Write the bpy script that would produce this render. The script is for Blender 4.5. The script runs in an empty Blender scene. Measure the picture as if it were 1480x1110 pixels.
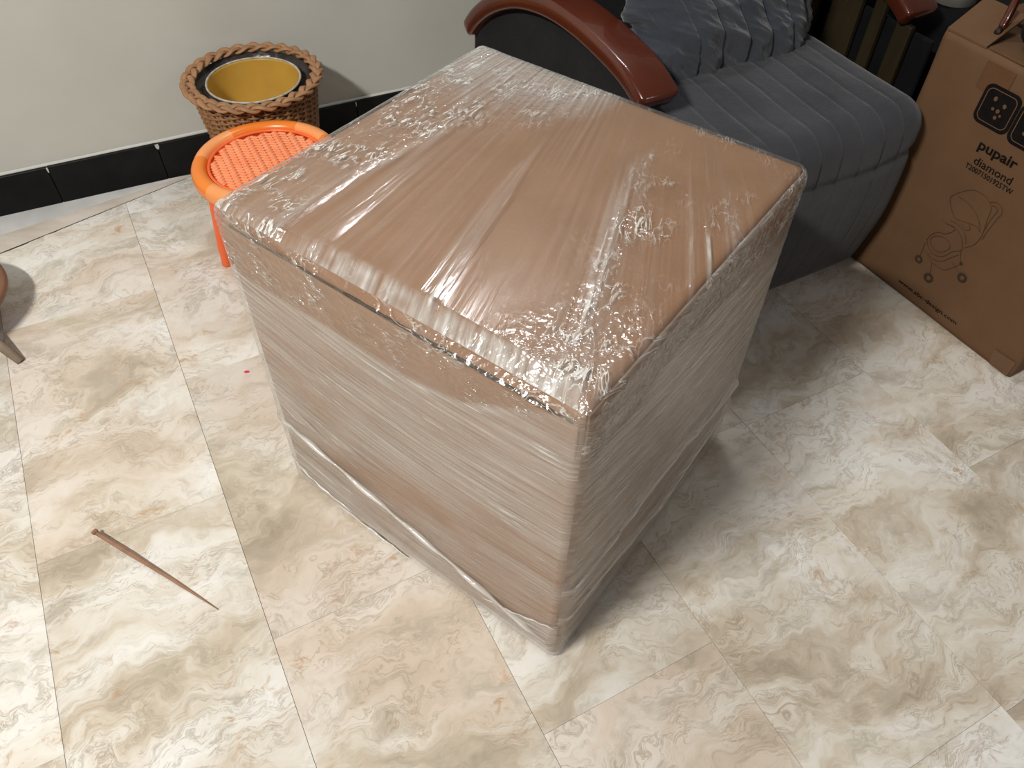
import bpy, bmesh, math, random
import numpy as np
from mathutils import Vector, Matrix

random.seed(7)
rng = np.random.default_rng(11)
sc = bpy.context.scene
COL = sc.collection

# ------------------------------------------------------------------ camera
PITCH, ROLL, CAM_Z, F_PX = 0.84902, 0.02462, 1.19469, 1139.03
cam_d = bpy.data.cameras.new('camera')
cam = bpy.data.objects.new('camera', cam_d); COL.objects.link(cam)
s_, c_ = math.sin(PITCH), math.cos(PITCH)
fwd = Vector((0, c_, -s_)); up = Vector((0, s_, c_)); rt = Vector((1, 0, 0))
RR = rt*math.cos(ROLL) + up*math.sin(ROLL)
UU = -rt*math.sin(ROLL) + up*math.cos(ROLL)
M = Matrix((RR, UU, -fwd)).transposed().to_4x4()
M.translation = Vector((0, 0, CAM_Z))
cam.matrix_world = M
cam_d.sensor_fit = 'HORIZONTAL'; cam_d.sensor_width = 36.0
cam_d.lens = 36.0*F_PX/1480.0
cam_d.clip_start = 0.02
sc.camera = cam

# ------------------------------------------------------------------ world, lamps, exposure
world = bpy.data.worlds.new('room_air'); sc.world = world
world.use_nodes = True
bg = world.node_tree.nodes['Background']
bg.inputs['Color'].default_value = (1.0, 0.95, 0.87, 1)
bg.inputs['Strength'].default_value = 0.09

def area_lamp(name, loc, target, sx, sy, power, col):
    l = bpy.data.lights.new(name, 'AREA'); l.shape = 'RECTANGLE'
    l.size = sx; l.size_y = sy; l.energy = power; l.color = col
    o = bpy.data.objects.new(name, l); COL.objects.link(o)
    o.location = loc
    o.rotation_euler = (Vector(target)-Vector(loc)).to_track_quat('-Z', 'Y').to_euler()
    return o
# ceiling tube lamp behind the viewer's left shoulder, and a tube lamp high on the wall
area_lamp('ceiling_tube_lamp', (-1.12, -0.34, 2.30), (-0.35, 0.55, 0.0), 0.55, 0.09, 52, (1.0, 0.965, 0.90))
area_lamp('wall_tube_lamp', (-0.05, 2.05, 2.25), (-0.25, 0.9, 0.3), 0.70, 0.045, 8.5, (0.95, 0.97, 1.0))
# a second, weaker ceiling tube to the right behind the viewer
area_lamp('side_tube_lamp', (1.95, -0.05, 2.15), (0.4, 0.8, 0.2), 0.60, 0.05, 3.5, (1.0, 0.93, 0.90))
sc.view_settings.view_transform = 'Standard'
sc.view_settings.look = 'None'
sc.view_settings.gamma = 1.0
sc.view_settings.use_curve_mapping = False
sc.view_settings.exposure = 0.35

# ------------------------------------------------------------------ helpers
def set_props(o, label=None, cat=None, group=None, kind=None):
    if label: o['label'] = label
    if cat: o['category'] = cat
    if group: o['group'] = group
    if kind: o['kind'] = kind
    return o

def empty(name, loc=(0, 0, 0), rz=0.0, label=None, cat=None, group=None, kind=None):
    o = bpy.data.objects.new(name, None); COL.objects.link(o)
    o.location = loc; o.rotation_euler = (0, 0, rz)
    o.empty_display_size = 0.05
    return set_props(o, label, cat, group, kind)

def link_mesh(name, me, mat=None, parent=None, smooth=True):
    if mat is not None:
        me.materials.clear(); me.materials.append(mat)
    if smooth:
        me.polygons.foreach_set('use_smooth', [True]*len(me.polygons))
    o = bpy.data.objects.new(name, me); COL.objects.link(o)
    if parent: o.parent = parent
    return o

def mesh_np(name, V, F, mat=None, parent=None, smooth=True):
    me = bpy.data.meshes.new(name)
    me.from_pydata(np.asarray(V).tolist(), [], np.asarray(F).tolist() if isinstance(F, np.ndarray) else F)
    me.update()
    return link_mesh(name, me, mat, parent, smooth)

def fix_normals(o):
    bm = bmesh.new(); bm.from_mesh(o.data)
    bmesh.ops.recalc_face_normals(bm, faces=bm.faces); bm.to_mesh(o.data); bm.free()
    return o

def box(name, lo, hi, mat, parent=None, bev=0.002, seg=2, mtx=None):
    bm = bmesh.new()
    bmesh.ops.create_cube(bm, size=1)
    for v in bm.verts:
        v.co = Vector([lo[i] + (v.co[i]+0.5)*(hi[i]-lo[i]) for i in range(3)])
    if bev > 0:
        bmesh.ops.bevel(bm, geom=bm.edges[:], offset=bev, segments=seg, affect='EDGES', profile=0.5)
    if mtx: bm.transform(mtx)
    me = bpy.data.meshes.new(name); bm.to_mesh(me); bm.free()
    return link_mesh(name, me, mat, parent, smooth=False)

def smooth_by_angle(o, ang=40):
    me = o.data
    me.polygons.foreach_set('use_smooth', [True]*len(me.polygons))
    bm = bmesh.new(); bm.from_mesh(me)
    for e in bm.edges:
        if len(e.link_faces) == 2 and e.calc_face_angle(0) > math.radians(ang): e.smooth = False
    bm.to_mesh(me); bm.free()
    return o

def rev(profile, n=64, closed=False):
    """surface of revolution; profile list of (r,z)"""
    V = []; F = []
    m = len(profile)
    for i in range(n):
        a = 2*math.pi*i/n
        for r, z in profile: V.append((r*math.cos(a), r*math.sin(a), z))
    k = m if closed else m-1
    for i in range(n):
        j = (i+1) % n
        for q in range(k):
            q2 = (q+1) % m
            F.append((i*m+q, j*m+q, j*m+q2, i*m+q2))
    return V, F

def tube(path, rad, n=8, closed=False, flat=1.0, cap=True):
    """round tube along a path (list of points), rad a number or list"""
    P = [Vector(p) for p in path]; N = len(P)
    V = []; F = []
    up0 = Vector((0, 0, 1))
    for i in range(N):
        a = P[(i-1) % N] if (closed or i > 0) else P[i]
        b = P[(i+1) % N] if (closed or i < N-1) else P[i]
        t = (b-a).normalized()
        s = t.cross(up0)
        if s.length < 1e-3: s = t.cross(Vector((1, 0, 0)))
        s.normalize(); w = s.cross(t)
        r = rad[i] if hasattr(rad, '__len__') else rad
        for k in range(n):
            an = 2*math.pi*k/n
            V.append(P[i] + s*(r*math.cos(an)) + w*(r*flat*math.sin(an)))
    m = N if closed else N-1
    for i in range(m):
        j = (i+1) % N
        for k in range(n):
            l = (k+1) % n
            F.append((i*n+k, i*n+l, j*n+l, j*n+k))
    if cap and not closed:
        F.append(tuple(range(n))[::-1]); F.append(tuple((N-1)*n+k for k in range(n)))
    return [tuple(v) for v in V], F

def join(parts):
    V = []; F = []
    for v, f in parts:
        o = len(V); V += list(v); F += [tuple(i+o for i in q) for q in f]
    return V, F

def catmull(P, n=8):
    P = [np.array(p, float) for p in P]
    out = []
    Q = [2*P[0]-P[1]] + P + [2*P[-1]-P[-2]]
    for i in range(1, len(Q)-2):
        for k in range(n):
            t = k/n
            a, b, c, d = Q[i-1], Q[i], Q[i+1], Q[i+2]
            out.append(0.5*((2*b)+(-a+c)*t+(2*a-5*b+4*c-d)*t*t+(-a+3*b-3*c+d)*t**3))
    out.append(P[-1])
    return out

_tab = rng.random((256, 256))
def vnoise(x, y):
    xi = np.floor(x).astype(int); yi = np.floor(y).astype(int)
    fx = x-xi; fy = y-yi
    fx = fx*fx*(3-2*fx); fy = fy*fy*(3-2*fy)
    g = lambda a, b: _tab[a % 256, b % 256]
    return (g(xi, yi)*(1-fx)+g(xi+1, yi)*fx)*(1-fy)+(g(xi, yi+1)*(1-fx)+g(xi+1, yi+1)*fx)*fy*1.0
def ridged(x, y, o=3):
    s = 0; a = 1; tot = 0
    for k in range(o):
        s = s + a*(1-np.abs(2*vnoise(x*2**k+17*k, y*2**k+31*k)-1)); tot += a; a *= 0.5
    return s/tot
def sstep(a, b, x):
    t = np.clip((x-a)/(b-a), 0, 1); return t*t*(3-2*t)

def cube_grid(N):
    """unit cube [-1,1]^3 surface grid, welded. returns V, quads, face id per quad, corner face-uv"""
    dirs = [((1,0,0),(0,1,0),(0,0,1)), ((-1,0,0),(0,0,1),(0,1,0)), ((0,1,0),(0,0,1),(1,0,0)),
            ((0,-1,0),(1,0,0),(0,0,1)), ((0,0,1),(1,0,0),(0,1,0)), ((0,0,-1),(0,1,0),(1,0,0))]
    keys = {}; Vs = []; Qs = []; fid = []
    t = np.linspace(-1, 1, N+1)
    allV = []; base = 0
    for f, (n, a, b) in enumerate(dirs):
        A, B = np.meshgrid(t, t, indexing='ij')
        P = np.array(n)[None, None]*1.0 + A[..., None]*np.array(a) + B[..., None]*np.array(b)
        allV.append(P.reshape(-1, 3))
        idx = base+np.arange((N+1)**2).reshape(N+1, N+1); base += (N+1)**2
        Qs.append(np.stack([idx[:-1, :-1], idx[1:, :-1], idx[1:, 1:], idx[:-1, 1:]], -1).reshape(-1, 4))
        fid += [f]*(N*N)
    allV = np.concatenate(allV)
    K = np.round((allV+1)*N/2).astype(np.int64)
    key = K[:, 0]*10**8+K[:, 1]*10**4+K[:, 2]
    u, first, inv = np.unique(key, return_index=True, return_inverse=True)
    return allV[first], inv[np.concatenate(Qs)], np.array(fid)

def rounded_box(sx, sy, sz, r, N):
    """returns V (centred), N normals, Quads, face ids. r: corner radius"""
    C, Q, fid = cube_grid(N)
    H = np.array([sx, sy, sz])/2
    P = C*H
    core = np.clip(P, -(H-r), H-r)
    dlt = P-core
    # even out spacing of the rounded part
    ln = np.linalg.norm(dlt, axis=1, keepdims=True)
    nrm = np.where(ln > 1e-9, dlt/np.maximum(ln, 1e-9), 0)
    V = core+nrm*r
    return V, nrm, Q, fid

# ------------------------------------------------------------------ material helpers
class NT:
    def __init__(self, name):
        self.m = bpy.data.materials.new(name); self.m.use_nodes = True
        self.t = self.m.node_tree; self.t.nodes.clear()
        self.out = self.n('ShaderNodeOutputMaterial')
    def n(self, typ, **kw):
        nd = self.t.nodes.new(typ)
        for k, v in kw.items(): setattr(nd, k, v)
        return nd
    def l(self, a, b): self.t.links.new(a, b)
    def val(self, sock, v):
        if hasattr(v, 'is_linked') or isinstance(v, bpy.types.NodeSocket): self.l(v, sock)
        else: sock.default_value = v
    def math(self, op, a, b=0.0, c=None, clamp=False):
        nd = self.n('ShaderNodeMath', operation=op); nd.use_clamp = clamp
        self.val(nd.inputs[0], a); self.val(nd.inputs[1], b)
        if c is not None: self.val(nd.inputs[2], c)
        return nd.outputs[0]
    def vmath(self, op, a, b):
        nd = self.n('ShaderNodeVectorMath', operation=op)
        self.val(nd.inputs[0], a); self.val(nd.inputs[1], b)
        return nd.outputs[0]
    def noise(self, vec, scale, detail=3, rough=0.5, dist=0.0):
        nd = self.n('ShaderNodeTexNoise'); self.l(vec, nd.inputs['Vector'])
        nd.inputs['Scale'].default_value = scale; nd.inputs['Detail'].default_value = detail
        nd.inputs['Roughness'].default_value = rough; nd.inputs['Distortion'].default_value = dist
        return nd
    def ramp(self, fac, stops):
        nd = self.n('ShaderNodeValToRGB'); self.l(fac, nd.inputs[0])
        e = nd.color_ramp.elements
        while len(e) < len(stops): e.new(0.5)
        for k, (p, c) in enumerate(stops):
            e[k].position = p; e[k].color = (c[0], c[1], c[2], 1) if hasattr(c, '__len__') else (c, c, c, 1)
        return nd.outputs[0]
    def mix(self, fac, a, b, blend='MIX'):
        nd = self.n('ShaderNodeMix', data_type='RGBA', blend_type=blend)
        self.val(nd.inputs[0], fac)
        for s, v in ((nd.inputs[6], a), (nd.inputs[7], b)):
            if isinstance(v, bpy.types.NodeSocket): self.l(v, s)
            else: s.default_value = (v[0], v[1], v[2], 1)
        return nd.outputs[2]
    def coord(self, which='Object'):
        return self.n('ShaderNodeTexCoord').outputs[which]
    def mapping(self, vec, scale=(1, 1, 1), rot=(0, 0, 0), loc=(0, 0, 0)):
        nd = self.n('ShaderNodeMapping'); self.l(vec, nd.inputs[0])
        nd.inputs['Scale'].default_value = scale; nd.inputs['Rotation'].default_value = rot
        nd.inputs['Location'].default_value = loc
        return nd.outputs[0]
    def bump(self, h, strength=0.5, dist=0.01, normal=None):
        nd = self.n('ShaderNodeBump'); self.l(h, nd.inputs['Height'])
        nd.inputs['Strength'].default_value = strength; nd.inputs['Distance'].default_value = dist
        if normal is not None: self.l(normal, nd.inputs['Normal'])
        return nd.outputs[0]
    def bsdf(self, color, rough=0.6, spec=0.4, normal=None, metal=0.0, sheen=0.0, coat=0.0):
        b = self.n('ShaderNodeBsdfPrincipled')
        if isinstance(color, bpy.types.NodeSocket): self.l(color, b.inputs['Base Color'])
        else: b.inputs['Base Color'].default_value = (*color, 1)
        if isinstance(rough, bpy.types.NodeSocket): self.l(rough, b.inputs['Roughness'])
        else: b.inputs['Roughness'].default_value = rough
        b.inputs['Specular IOR Level'].default_value = spec
        b.inputs['Metallic'].default_value = metal
        b.inputs['Sheen Weight'].default_value = sheen
        b.inputs['Coat Weight'].default_value = coat
        if normal is not None: self.l(normal, b.inputs['Normal'])
        self.l(b.outputs[0], self.out.inputs['Surface'])
        return b

def mottled(name, c1, c2, scale=30, rough=0.6, spec=0.4, bump=0.0, bscale=200, metal=0.0, sheen=0.0, coat=0.0, detail=3, stretch=(1, 1, 1)):
    k = NT(name); co = k.mapping(k.coord(), stretch)
    f = k.noise(co, scale, detail, 0.55).outputs['Fac']
    col = k.ramp(f, [(0.3, c1), (0.7, c2)])
    nrm = None
    if bump > 0: nrm = k.bump(k.noise(co, bscale, 2).outputs['Fac'], bump, 0.002)
    k.bsdf(col, rough, spec, nrm, metal, sheen, coat)
    return k.m

# marble-look vinyl tile
def marble_mat():
    k = NT('marble_vinyl')
    oi = k.n('ShaderNodeObjectInfo')
    co = k.coord()
    off = k.n('ShaderNodeCombineXYZ')
    k.l(k.math('MULTIPLY', oi.outputs['Random'], 37.0), off.inputs[0])
    k.l(k.math('MULTIPLY', oi.outputs['Random'], 91.0), off.inputs[1])
    k.l(k.math('MULTIPLY', oi.outputs['Random'], 13.0), off.inputs[2])
    p0 = k.vmath('ADD', co, off.outputs[0])
    warp = k.noise(p0, 4.0, 4, 0.6)
    wv = k.vmath('SUBTRACT', warp.outputs['Color'], (0.5, 0.5, 0.5))
    wv = k.vmath('MULTIPLY', wv, (0.30, 0.30, 0.30))
    p1 = k.vmath('ADD', p0, wv)
    st = k.mapping(p1, (1.0, 2.4, 1.0), (0, 0, 0.12))
    big = k.noise(st, 3.2, 6, 0.62).outputs['Fac']
    base = k.ramp(big, [(0.30, (0.44, 0.375, 0.29)), (0.41, (0.62, 0.54, 0.43)), (0.49, (0.74, 0.69, 0.605)), (0.57, (0.81, 0.785, 0.73)), (0.66, (0.86, 0.855, 0.83))])
    pink = k.noise(p1, 2.6, 3, 0.5).outputs['Fac']
    base = k.mix(k.ramp(pink, [(0.50, 0.0), (0.68, 0.55)]), base, (0.70, 0.575, 0.48))
    # fine feathery grey-olive veins
    v1 = k.noise(k.mapping(p1, (1.0, 3.4, 1.0), (0, 0, 0.12)), 6.5, 8, 0.70).outputs['Fac']
    d1 = k.math('ABSOLUTE', k.math('SUBTRACT', v1, 0.50))
    m1 = k.ramp(d1, [(0.0, 1.0), (0.010, 0.45), (0.035, 0.0)])
    gate = k.ramp(k.noise(p0, 6.0, 3, 0.6).outputs['Fac'], [(0.40, 0.0), (0.58, 1.0)])
    base = k.mix(k.math('MULTIPLY', m1, k.math('MULTIPLY', gate, 0.65)), base, (0.36, 0.30, 0.23))
    # soft grey clouds
    cl = k.noise(k.mapping(p1, (1.0, 2.0, 1.0)), 9.0, 6, 0.68).outputs['Fac']
    base = k.mix(k.ramp(cl, [(0.52, 0.0), (0.68, 0.65)]), base, (0.44, 0.39, 0.31))
    # short brown hair veins
    v2 = k.noise(k.mapping(p1, (1.0, 3.0, 1.0), (0, 0, -0.2)), 15.0, 5, 0.65).outputs['Fac']
    d2 = k.math('ABSOLUTE', k.math('SUBTRACT', v2, 0.47))
    g2 = k.ramp(k.noise(p0, 8.5, 3, 0.6).outputs['Fac'], [(0.48, 0.0), (0.60, 1.0)])
    base = k.mix(k.math('MULTIPLY', k.ramp(d2, [(0.0, 0.6), (0.014, 0.3), (0.03, 0.0)]), g2), base, (0.36, 0.27, 0.19))
    # rust specks
    rs = k.noise(k.mapping(p1, (1.0, 1.6, 1.0)), 24.0, 6, 0.75).outputs['Fac']
    rg = k.ramp(k.noise(p0, 4.2, 2).outputs['Fac'], [(0.50, 0.0), (0.62, 1.0)])
    base = k.mix(k.math('MULTIPLY', k.ramp(rs, [(0.56, 0.0), (0.66, 0.8)]), rg), base, (0.50, 0.29, 0.15))
    # tile to tile tone
    tone = k.math('MULTIPLY_ADD', oi.outputs['Random'], 0.14, 0.90)
    base = k.mix(1.0, base, k.n('ShaderNodeCombineColor').outputs[0], 'MULTIPLY') if False else base
    hs = k.n('ShaderNodeHueSaturation'); k.l(base, hs.inputs['Color']); k.l(tone, hs.inputs['Value'])
    nrm = k.bump(k.noise(p0, 60, 3).outputs['Fac'], 0.05, 0.002)
    k.bsdf(hs.outputs[0], 0.38, 0.35, nrm)
    return k.m

def thin_fresnel(k, nrm, f0):
    # reflectance of a thin sheet, the same from both sides
    ge = k.n('ShaderNodeNewGeometry')
    d = k.n('ShaderNodeVectorMath', operation='DOT_PRODUCT'); k.l(nrm, d.inputs[0]); k.l(ge.outputs['Incoming'], d.inputs[1])
    c = k.math('SUBTRACT', 1.0, k.math('ABSOLUTE', d.outputs['Value']), clamp=True)
    return k.math('MULTIPLY_ADD', k.math('POWER', c, 5.0), 1.0-f0, f0, clamp=True)

def film_mat():
    k = NT('stretch_film')
    uvf = k.n('ShaderNodeUVMap', uv_map='flow').outputs[0]
    uvm = k.n('ShaderNodeUVMap', uv_map='mask').outputs[0]      # x haze, y crinkle
    uvs = k.n('ShaderNodeUVMap', uv_map='streak').outputs[0]    # x streak strength
    sm = k.n('ShaderNodeSeparateXYZ'); k.l(uvm, sm.inputs[0])
    ss = k.n('ShaderNodeSeparateXYZ'); k.l(uvs, ss.inputs[0])
    haze, crink, streak = sm.outputs[0], sm.outputs[1], ss.outputs[0]
    co = k.coord()
    # drawn-out pleats along the pull of the film
    s1 = k.noise(k.mapping(uvf, (5, 190, 1)), 1.0, 3, 0.6).outputs['Fac']
    s2 = k.noise(k.mapping(uvf, (9, 60, 1)), 1.0, 2, 0.5).outputs['Fac']
    sh = k.math('MULTIPLY_ADD', s2, 1.6, s1)
    sh = k.math('MULTIPLY', sh, streak)
    # crumple
    vo = k.n('ShaderNodeTexVoronoi', feature='F1'); vo.inputs['Scale'].default_value = 95
    wob = k.noise(co, 60, 2).outputs['Color']
    k.l(k.vmath('ADD', co, k.vmath('MULTIPLY', wob, (0.012, 0.012, 0.012))), vo.inputs['Vector'])
    c1 = k.noise(co, 165, 1, 0.5).outputs['Fac']
    c2 = k.noise(co, 40, 2, 0.5, 0.6).outputs['Fac']
    chh = k.math('ADD', k.math('MULTIPLY_ADD', vo.outputs['Distance'], 0.9, k.math('MULTIPLY', c1, 0.9)), k.math('MULTIPLY', c2, 1.3))
    chh = k.math('MULTIPLY', chh, crink)
    # sharp creases
    cz = k.noise(k.mapping(uvf, (26, 95, 1)), 1.0, 3, 0.6, 0.8).outputs['Fac']
    cz = k.math('ABSOLUTE', k.math('SUBTRACT', cz, 0.5))
    cz = k.ramp(cz, [(0.0, 1.0), (0.018, 0.5), (0.035, 0.0)])
    gz = k.ramp(k.noise(co, 22, 2).outputs['Fac'], [(0.45, 0.0), (0.62, 1.0)])
    cz = k.math('MULTIPLY', k.math('MULTIPLY', cz, gz), crink)
    # fine drawn threads of gathered film
    tz0 = k.noise(k.mapping(uvf, (6, 125, 1)), 1.0, 1, 0.5).outputs['Fac']
    tz0 = k.ramp(tz0, [(0.62, 0.0), (0.72, 1.0)])
    tg = k.ramp(k.noise(k.mapping(uvf, (14, 30, 1)), 1.0, 2).outputs['Fac'], [(0.44, 0.0), (0.60, 1.0)])
    tz0 = k.math('MULTIPLY', k.math('MULTIPLY', tz0, tg), streak)
    side = ss.outputs[1]
    hgt = k.math('MULTIPLY_ADD', chh, 0.85, k.math('MULTIPLY', sh, 0.85))
    hgt = k.math('ADD', hgt, k.math('MULTIPLY', side, k.math('MULTIPLY_ADD', cz, 1.6, k.math('MULTIPLY', tz0, 1.3))))
    nrm = k.bump(hgt, 1.0, 0.0014)
    fr = thin_fresnel(k, nrm, 0.105)
    tr = k.n('ShaderNodeBsdfTransparent'); tr.inputs[0].default_value = (0.985, 0.98, 0.975, 1)
    df = k.n('ShaderNodeBsdfDiffuse'); df.inputs[0].default_value = (0.68, 0.66, 0.625, 1)
    gl = k.n('ShaderNodeBsdfGlossy'); gl.inputs['Roughness'].default_value = 0.13; k.l(nrm, gl.inputs['Normal'])
    gl.inputs['Color'].default_value = (1, 0.99, 0.985, 1)
    # whiter where pleats overlap; creases and threads painted white in place of glints
    hz = k.math('MULTIPLY', haze, k.math('MULTIPLY_ADD', s1, 2.2, -0.38))
    tz = k.math('MULTIPLY', tz0, haze)
    hz = k.math('ADD', hz, k.math('ADD', k.math('MULTIPLY', cz, k.math('MULTIPLY_ADD', side, -0.10, 1.0)), k.math('MULTIPLY', tz, 2.2)), clamp=True)
    m1 = k.n('ShaderNodeMixShader'); k.l(hz, m1.inputs[0]); k.l(tr.outputs[0], m1.inputs[1]); k.l(df.outputs[0], m1.inputs[2])
    m2 = k.n('ShaderNodeMixShader')
    k.l(fr, m2.inputs[0])
    k.l(m1.outputs[0], m2.inputs[1]); k.l(gl.outputs[0], m2.inputs[2])
    k.l(m2.outputs[0], k.out.inputs['Surface'])
    return k.m

def fold_mat():
    k = NT('film_fold')
    co = k.coord()
    nrm = k.bump(k.noise(co, 150, 3).outputs['Fac'], 0.6, 0.003)
    tr = k.n('ShaderNodeBsdfTransparent')
    df = k.n('ShaderNodeBsdfDiffuse'); df.inputs[0].default_value = (0.80, 0.78, 0.75, 1)
    gl = k.n('ShaderNodeBsdfGlossy'); gl.inputs['Roughness'].default_value = 0.12; k.l(nrm, gl.inputs['Normal'])
    m1 = k.n('ShaderNodeMixShader'); m1.inputs[0].default_value = 0.72
    k.l(tr.outputs[0], m1.inputs[1]); k.l(df.outputs[0], m1.inputs[2])
    fr = thin_fresnel(k, nrm, 0.12)
    m2 = k.n('ShaderNodeMixShader'); k.l(fr, m2.inputs[0])
    k.l(m1.outputs[0], m2.inputs[1]); k.l(gl.outputs[0], m2.inputs[2])
    k.l(m2.outputs[0], k.out.inputs['Surface'])
    return k.m

M_marble = marble_mat()
M_slab = mottled('cement_screed', (0.40, 0.31, 0.19), (0.50, 0.42, 0.28), 9, 0.85, 0.2, 0.3, 80)
M_wall = mottled('wall_paint', (0.545, 0.55, 0.51), (0.585, 0.59, 0.55), 5, 0.75, 0.25, 0.12, 60)
M_black = mottled('black_skirting', (0.003, 0.003, 0.0035), (0.007, 0.007, 0.0075), 20, 0.45, 0.2)
M_white_paint = mottled('paint_splash', (0.5, 0.5, 0.48), (0.62, 0.62, 0.6), 90, 0.7, 0.2)
M_kraft = mottled('kraft_board', (0.275, 0.150, 0.082), (0.315, 0.176, 0.098), 14, 0.75, 0.25, 0.15, 150, stretch=(1, 1, 3))
M_carton = mottled('brown_carton_board', (0.140, 0.074, 0.037), (0.162, 0.087, 0.045), 11, 0.72, 0.25, 0.15, 120)
M_edge_reflection = mottled('edge_reflection_dark', (0.03, 0.024, 0.02), (0.10, 0.075, 0.055), 70, 0.8, 0.1)
M_film = film_mat()
M_fold = fold_mat()
M_ink = mottled('black_ink', (0.006, 0.005, 0.005), (0.011, 0.009, 0.009), 60, 0.7, 0.1)
M_ink_light = mottled('thin_brown_ink', (0.075, 0.041, 0.023), (0.095, 0.053, 0.030), 60, 0.7, 0.2)
M_wheel_ink = mottled('wheel_ink', (0.040, 0.026, 0.017), (0.065, 0.04, 0.025), 90, 0.7, 0.2)
M_tape = mottled('brown_tape', (0.135, 0.066, 0.031), (0.16, 0.08, 0.04), 25, 0.25, 0.5)
M_wicker = mottled('wicker', (0.19, 0.09, 0.038), (0.33, 0.165, 0.072), 60, 0.55, 0.35, 0.3, 300)
M_wicker_light = mottled('wicker_braid', (0.27, 0.135, 0.06), (0.40, 0.215, 0.105), 50, 0.5, 0.4, 0.25, 300)
M_bag = mottled('dark_bin_bag', (0.022, 0.017, 0.016), (0.06, 0.045, 0.04), 40, 0.28, 0.5, 0.8, 60)
M_gold = mottled('gold_plastic', (0.50, 0.29, 0.045), (0.56, 0.335, 0.06), 12, 0.38, 0.45)
M_bucket_rim = mottled('bucket_rim', (0.30, 0.27, 0.22), (0.55, 0.52, 0.46), 70, 0.3, 0.5)
M_orange = mottled('orange_plastic', (0.85, 0.13, 0.030), (0.93, 0.17, 0.04), 10, 0.35, 0.5)
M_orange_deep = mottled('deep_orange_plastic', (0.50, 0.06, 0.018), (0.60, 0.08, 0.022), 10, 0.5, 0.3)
M_orange_rim = mottled('orange_rim_plastic', (0.80, 0.20, 0.02), (0.86, 0.24, 0.03), 6, 0.28, 0.5)
M_rim_pale = mottled('pale_rim_plastic', (0.88, 0.32, 0.10), (0.92, 0.37, 0.13), 8, 0.3, 0.5)
M_orange_pale = mottled('orange_woven_plastic', (0.90, 0.25, 0.095), (0.95, 0.34, 0.16), 30, 0.35, 0.5)
M_wood_red = mottled('red_lacquered_wood', (0.062, 0.012, 0.005), (0.10, 0.019, 0.007), 9, 0.22, 0.5, 0.04, 40, coat=0.5, stretch=(1, 0.25, 1))
M_wood_dark = mottled('dark_wood', (0.012, 0.008, 0.006), (0.02, 0.014, 0.010), 12, 0.5, 0.3)
M_wood_brown = mottled('brown_wood', (0.20, 0.095, 0.05), (0.27, 0.135, 0.075), 12, 0.45, 0.4)
M_wood_grey = mottled('worn_grey_wood', (0.22, 0.165, 0.12), (0.32, 0.25, 0.19), 30, 0.6, 0.3)
M_olive = mottled('olive_slat_wood', (0.022, 0.016, 0.007), (0.038, 0.027, 0.012), 14, 0.55, 0.3, stretch=(1, 1, 0.2))
def fabric(name, c1, c2, sheen=0.35):
    k = NT(name); co = k.coord()
    f = k.noise(co, 9, 4, 0.6).outputs['Fac']
    col = k.ramp(f, [(0.3, c1), (0.7, c2)])
    h = k.math('MULTIPLY_ADD', k.noise(co, 420, 2).outputs['Fac'], 0.6, k.math('MULTIPLY', k.noise(co, 45, 3).outputs['Fac'], 1.0))
    k.bsdf(col, 0.88, 0.15, k.bump(h, 0.45, 0.004), 0, sheen)
    return k.m
M_fabric = fabric('grey_velvet', (0.036, 0.0375, 0.045), (0.052, 0.054, 0.064), 0.2)
M_fabric_pillow = fabric('blue_grey_velvet', (0.036, 0.042, 0.055), (0.058, 0.066, 0.084), 0.4)
M_dark_fabric = fabric('charcoal_fabric', (0.010, 0.010, 0.011), (0.016, 0.016, 0.016), 0.05)
M_black_cloth = fabric('black_nylon', (0.004, 0.004, 0.005), (0.008, 0.008, 0.009), 0.02)
M_stick = mottled('card_sliver', (0.24, 0.135, 0.085), (0.31, 0.18, 0.12), 40, 0.7, 0.2)
M_petal = mottled('red_petal', (0.65, 0.02, 0.08), (0.75, 0.04, 0.12), 90, 0.5, 0.3)
M_tin = mottled('grey_tin', (0.16, 0.16, 0.14), (0.24, 0.235, 0.205), 20, 0.4, 0.4)
M_brass = mottled('brass', (0.50, 0.36, 0.16), (0.62, 0.47, 0.24), 40, 0.25, 0.5, metal=1.0)

# ------------------------------------------------------------------ floor of cut vinyl tiles
CU = np.array([0.8763, 0.4818]); TU = np.array([0.4818, -0.8763])   # across the columns / along them
W0 = np.array([-1.261, 1.558]); WANG = math.radians(26.2)
WD = np.array([math.cos(WANG), math.sin(WANG)]); WN = np.array([WD[1], -WD[0]])   # WN points into the room
S0 = np.array([-1.191, 1.42]); S1 = np.array([-0.855, 1.733])
SD = (S1-S0)/np.linalg.norm(S1-S0); SN = np.array([SD[1], -SD[0]])

floor = fix_normals(mesh_np('floor', [(-4, -2.5, -0.0045), (4, -2.5, -0.0045), (4, 4.5, -0.0045), (-4, 4.5, -0.0045),
                          (-4, -2.5, -0.1), (4, -2.5, -0.1), (4, 4.5, -0.1), (-4, 4.5, -0.1)],
                [(0, 1, 2, 3), (7, 6, 5, 4), (0, 4, 5, 1), (1, 5, 6, 2), (2, 6, 7, 3), (3, 7, 4, 0)], M_slab, None, False))
set_props(floor, 'cream marble pattern vinyl tile floor', None, None, 'structure')

def clip(poly, o, n):
    out = []
    for i in range(len(poly)):
        a, b = poly[i], poly[(i+1) % len(poly)]
        da, db = (a-o) @ n, (b-o) @ n
        if da >= 0: out.append(a)
        if (da >= 0) != (db >= 0): out.append(a+(b-a)*da/(da-db))
    return out

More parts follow.
